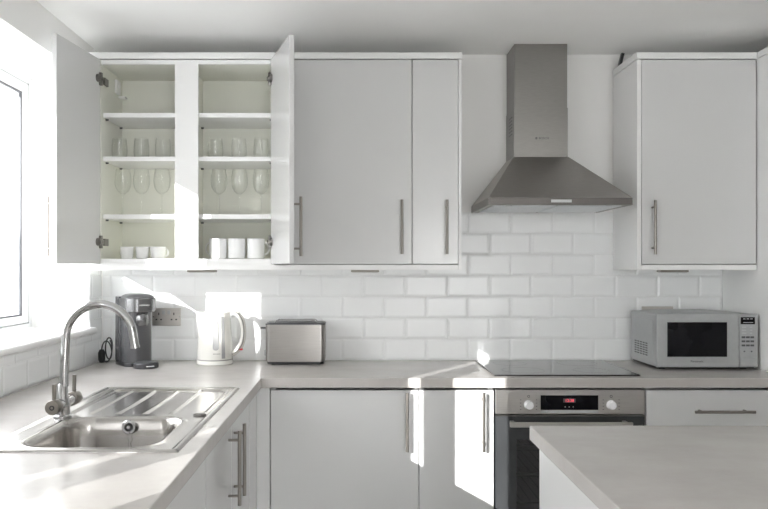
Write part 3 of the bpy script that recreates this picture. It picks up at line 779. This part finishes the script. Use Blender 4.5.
b = MB(); mx, mz = PX(293.5, 3.55), WT + .048
for i in range(7): b.box(mx - .012 + i * .0036, mx - .0095 + i * .0036, ty0 - .0006, ty0 + .0004, mz - .0022 - (.001 if i % 3 == 1 else 0), mz + .0022)
b.build('maker_mark', M['kgrey'], r)

# ------------------------------------------------------------------ microwave
mx0, mx1, my0, my1 = 1.300, 1.7375, 3.38, 3.70
mz0, mz1 = .922, 1.153
r = thing('microwave', ((mx0 + mx1) / 2, 3.54, WT), 'silver microwave oven with a black window on the worktop at the right', 'microwave')
b = MB(); b.loft([[(x, y, z) for x, z in ((mx0, mz0), (mx1, mz0), (mx1, mz1 - .004), (mx0 + (mx1 - mx0) * .75, mz1 + .004), (mx0 + (mx1 - mx0) * .25, mz1 + .004), (mx0, mz1 - .004))] for y in (my0 + .016, my1)]); bd = b.build('body', M['mwave'], r, bevel=.004)
dxe = PX(739.2, my0)
d = MB().box(mx0 - .001, dxe - .001, my0, my0 + .017, mz0 - .001, mz1, bev=.003).build('door', M['mwave'], r)
box('window', M['blackglass'], (PX(667.3, my0), PX(727, my0), my0 - .0012, my0 + .002, PZ(356.8, my0), PZ(322.2, my0)), d)
cpn = MB().box(dxe + .001, mx1, my0, my0 + .017, mz0 - .001, mz1, bev=.003).build('control_panel', M['mwave'], r)
dsp = MB().box(PX(740.8, my0), PX(754.8, my0), my0 - .001, my0 + .002, PZ(324.2, my0), PZ(317.2, my0)).build('display', M['blackglass'], cpn)
b = MB()
for i in range(3): b.box(PX(743 + 3.6 * i, my0), PX(745.3 + 3.6 * i, my0), my0 - .0014, my0 - .0008, PZ(319.2, my0), PZ(318.5, my0))
b.box(PX(743, my0), PX(753, my0), my0 - .0014, my0 - .0008, PZ(322.8, my0), PZ(322.2, my0)); b.build('display_marking', M['lgrey'], dsp)
for j in range(3):
    for i in range(2):
        b = MB(); X, Z = PX(744 + 7 * i, my0), PZ(327.2 + 3 * j, my0)
        b.box(X - .009 * (1 if i == 0 else .55), X + .009 * (1 if i == 0 else .55), my0 - .0012, my0, Z - .002, Z + .002); b.build('button', M['lgrey'], cpn)
for j in range(3):
    for i in range(3):
        X, Z = PX(743.4 + 4.4 * i, my0), PZ(337.2 + 4.1 * j, my0)
        MB().box(X - .008, X + .008, my0 - .0016, my0, Z - .0042, Z + .0042, bev=.001).build('button', M['grey'], cpn)
for i in range(2): MB().cyl((PX(744.3 + 7.2 * i, my0), my0, PZ(351.4, my0)), (PX(744.3 + 7.2 * i, my0), my0 - .0014, PZ(351.4, my0)), .0035, seg=12).build('button', M['grey'], cpn)
MB().box(PX(739.8, my0) + .002, PX(756.5, my0), my0 - .003, my0 + .002, PZ(366, my0), PZ(357.2, my0), bev=.0015).build('door_release', M['mwave'], cpn)
text('Panasonic', 'brand_mark', M['ink'], .0135, Matrix.Translation((PX(697, my0), my0 - .0006, PZ(361.4, my0))) @ FACE_FRONT @ Matrix.Diagonal((1.05, 1, 1, 1)), d)
b = MB(); b.box(mx0 - .0015, mx0 + .001, my0 + .045, my1 - .03, mz0 + .02, mz1 - .03, bev=.001); sp = b.build('side_panel', M['mwave'], bd)
b = MB()
for i in range(5):
    for j in range(6):
        y = my1 - .065 - i * .034; z = mz0 + .040 + j * .0105
        b.box(mx0 - .0022, mx0 - .001, y - .012, y + .012, z - .0028, z + .0028)
b.build('vent_grille', M['black'], sp)
for x in (mx0 + .04, mx1 - .04):
    for y in (my0 + .05, my1 - .04): MB().cyl((x, y, WT), (x, y, mz0 + .001), .014).build('foot', M['black'], r)
box('base_plate', M['black'], (mx0 + .006, mx1 - .006, my0 + .02, my1 - .01, mz0 - .006, mz0), r)

# ------------------------------------------------------------------ glassware and china
def copy_thing(o, loc, label):
    c = o.copy(); COL.objects.link(c); c.location = loc; c['label'] = label
    for ch in list(o.children):
        k = ch.copy(); COL.objects.link(k); k.parent = c
        for g2 in list(ch.children):
            k2 = g2.copy(); COL.objects.link(k2); k2.parent = k
    return c
def place(kind, label0, cat, group, make, spots):
    first = None
    for loc, lab in spots:
        if first is None:
            first = thing(kind, (0, 0, 0), lab, cat, group); OFF[first.name] = Vector((0, 0, 0)); make(first); first.location = loc
        else: copy_thing(first, loc, lab)
ws = {'left': (123, 141.5, 162), 'right': (219, 239.5, 261)}
pos = ('leftmost', 'middle', 'rightmost')
def wine(o):
    MB().lathe([(.029, .121), (.0335, .130), (.0375, .150), (.0375, .170), (.034, .195), (.0305, .214), (.0298, .214), (.0332, .195), (.0367, .170), (.0367, .150), (.0325, .131), (.022, .113), (.008, .1035), (0, .102)], seg=28).lathe([(.029, .121), (.022, .1105), (.010, .1015), (.0045, .097)], seg=28).build('bowl', M['glass'], o, smooth=60)
    MB().lathe([(.0045, .097), (.0032, .085), (.0030, .04), (.0038, .012), (.008, .006)], seg=14).build('stem', M['glass'], o, smooth=60)
    MB().lathe([(.008, .006), (.022, .0028), (.031, .0012), (.031, 0), (0, 0)], seg=28).build('foot', M['glass'], o, smooth=60)
place('wine_glass', '', 'glass', 'wine glasses in the open cupboard', wine,
      [((PX(p, 3.56), 3.56, 1.5882), f'{pos[i]} clear stemmed wine glass in the {s} bay of the open cupboard') for s in ws for i, p in enumerate(ws[s])])
ts = {'left': (119.5, 141.5, 163), 'right': (215.5, 239, 261)}
def tumbler(o):
    MB().lathe([(0, 0), (.026, 0), (.031, .008), (.035, .03), (.0345, .06), (.030, .098), (.0293, .098), (.0336, .06), (.034, .03), (.030, .011), (.020, .007), (0, .006)], seg=28).build('vessel', M['glass'], o, smooth=60)
place('tumbler', '', 'glass', 'stemless tumblers in the open cupboard', tumbler,
      [((PX(p, 3.55), 3.55, 1.8427), f'{pos[i]} clear stemless tumbler on the shelf above the wine glasses, {s} bay') for s in ts for i, p in enumerate(ts[s])])
def cup(ang, rt, rb, h, hr):
    def mk(o):
        t = .003
        MB().lathe([(0, .0), (rb * .8, 0), (rb, .003), (rt, h), (rt - t, h), (rb - t, .006), (0, .005)], seg=32).build('vessel', M['china'], o, smooth=45)
        pts = []
        for i in range(13):
            a = R(-80 + 160 * i / 12); q = (rb + rt) / 2 - .003 + hr * math.cos(a) * .85; z = h * .52 + hr * math.sin(a)
            pts.append((q * math.cos(R(ang)), q * math.sin(R(ang)), z))
        MB().tube(pts, .0036, seg=10).build('handle', M['china'], o, smooth=60)
    return mk
Yc = 3.52
ZC = 1.3922
for i, (p, ang, hw, d) in enumerate(((127, 150, .0305, 'leftmost small white espresso cup on the cupboard floor, its handle to the left'), (142.2, 80, .0305, 'middle small white espresso cup of the three on the cupboard floor'), (158, 12, .0365, 'rightmost and widest small white cup on the cupboard floor, left bay'))):
    o = thing('cup', (0, 0, 0), d, 'cup', 'small cups in the left bay'); OFF[o.name] = Vector((0, 0, 0))
    cup(ang, hw, hw * .84, .055, .017)(o); o.location = (PX(p, Yc), Yc, ZC)
for i, (p, ang, d) in enumerate(((218, 168, 'leftmost tall white mug in the right bay, its handle to the left'), (236.6, 80, 'middle tall white mug of the three in the right bay'), (256, 10, 'rightmost tall white mug in the right bay, beside the open door'))):
    o = thing('mug', (0, 0, 0), d, 'mug', 'tall mugs in the right bay'); OFF[o.name] = Vector((0, 0, 0))
    cup(ang, .0395, .0385, .091, .027)(o); o.location = (PX(p, Yc), Yc, ZC)

# ------------------------------------------------------------------ outside
FX, FH = -12., 7.33
r = thing('building', (FX - 4, 20, -.1), 'pale rendered building across the street, seen through the window', 'building')
box('wall', M['facade'], (FX - 8, FX, -15.7, 80, -.1, FH), r)
box('lower_wing', M['facade'], (FX - 8, FX, -40, -15.7, -.1, 6.4), r)
for j in range(8):
    for i in range(2):
        y = 24.6 + i * 1.85; z = .6 + j * .80
        box('window', M['facadew'], (FX, FX + .03, y, y + .62, z, z + .34), r)
struct(box('ground', M['ground'], (-60, WLO - .005, -60, 80, -.3, -.12)))

# ------------------------------------------------------------------ light
sun = bpy.data.lights.new('sun', 'SUN'); so = bpy.data.objects.new('sun', sun); COL.objects.link(so)
so.rotation_euler = Vector((.622, 1., -.345)).to_track_quat('-Z', 'Y').to_euler()
sun.energy = 9.5; sun.angle = R(.2); sun.color = (1., .985, .96)
w = bpy.data.worlds.new('sky'); sc.world = w; w.use_nodes = True
t = w.node_tree; t.nodes.clear()
wo = t.nodes.new('ShaderNodeOutputWorld'); bg = t.nodes.new('ShaderNodeBackground')
tc = t.nodes.new('ShaderNodeTexCoord'); sx = t.nodes.new('ShaderNodeSeparateXYZ'); rp = t.nodes.new('ShaderNodeValToRGB')
t.links.new(tc.outputs['Generated'], sx.inputs[0]); t.links.new(sx.outputs['Z'], rp.inputs[0])
rp.color_ramp.elements[0].color = (1., .985, .98, 1); rp.color_ramp.elements[1].color = (.935, .95, 1., 1)
t.links.new(rp.outputs[0], bg.inputs[0]); bg.inputs[1].default_value = 8.8
t.links.new(bg.outputs[0], wo.inputs[0])
def portal(loc, rot, sx_, sy_):
    l = bpy.data.lights.new('window_portal', 'AREA'); l.shape = 'RECTANGLE'; l.size = sx_; l.size_y = sy_; l.cycles.is_portal = True
    o = bpy.data.objects.new('window_portal', l); COL.objects.link(o); o.location = loc
    o.rotation_euler = Vector(rot).to_track_quat('-Z', 'Y').to_euler()
portal((-1.57, (W1[0] + W1[1]) / 2, (SILL + HEAD) / 2), (1, 0, 0), W1[1] - W1[0], HEAD - SILL)
portal((-1.57, (W2[0] + W2[1]) / 2, (SILL + HEAD) / 2), (1, 0, 0), W2[1] - W2[0], HEAD - SILL)
portal((-1.57, sum(D2) / 2, 1.06), (1, 0, 0), D2[1] - D2[0], 2.1)
portal(((PD[0] + PD[1]) / 2, WF - .12, 1.1), (0, 1, 0), PD[1] - PD[0], 2.2)

# ------------------------------------------------------------------ camera
cam = bpy.data.cameras.new('camera'); co = bpy.data.objects.new('camera', cam); COL.objects.link(co)
co.location = (0, 0, EYE); co.rotation_euler = (R(90), 0, 0)
cam.sensor_width = 36; cam.lens = F / 768 * 36
cam.shift_x = (384 - CX) / 768; cam.shift_y = (CY - 254.5) / 768
cam.clip_start = .02; cam.clip_end = 300
sc.camera = co
# ------------------------------------------------------------------ render look
vs = sc.view_settings
vs.view_transform = 'Standard'; vs.look = 'None'; vs.gamma = 1; vs.exposure = 0.22; vs.use_curve_mapping = False
sc.render.film_transparent = False
cy = sc.cycles
cy.use_denoising = True
try: cy.denoiser = 'OPENIMAGEDENOISE'
except Exception: pass
cy.max_bounces = 14; cy.diffuse_bounces = 8; cy.glossy_bounces = 6; cy.transparent_max_bounces = 24
cy.caustics_reflective = True; cy.blur_glossy = .1; cy.sample_clamp_indirect = 40
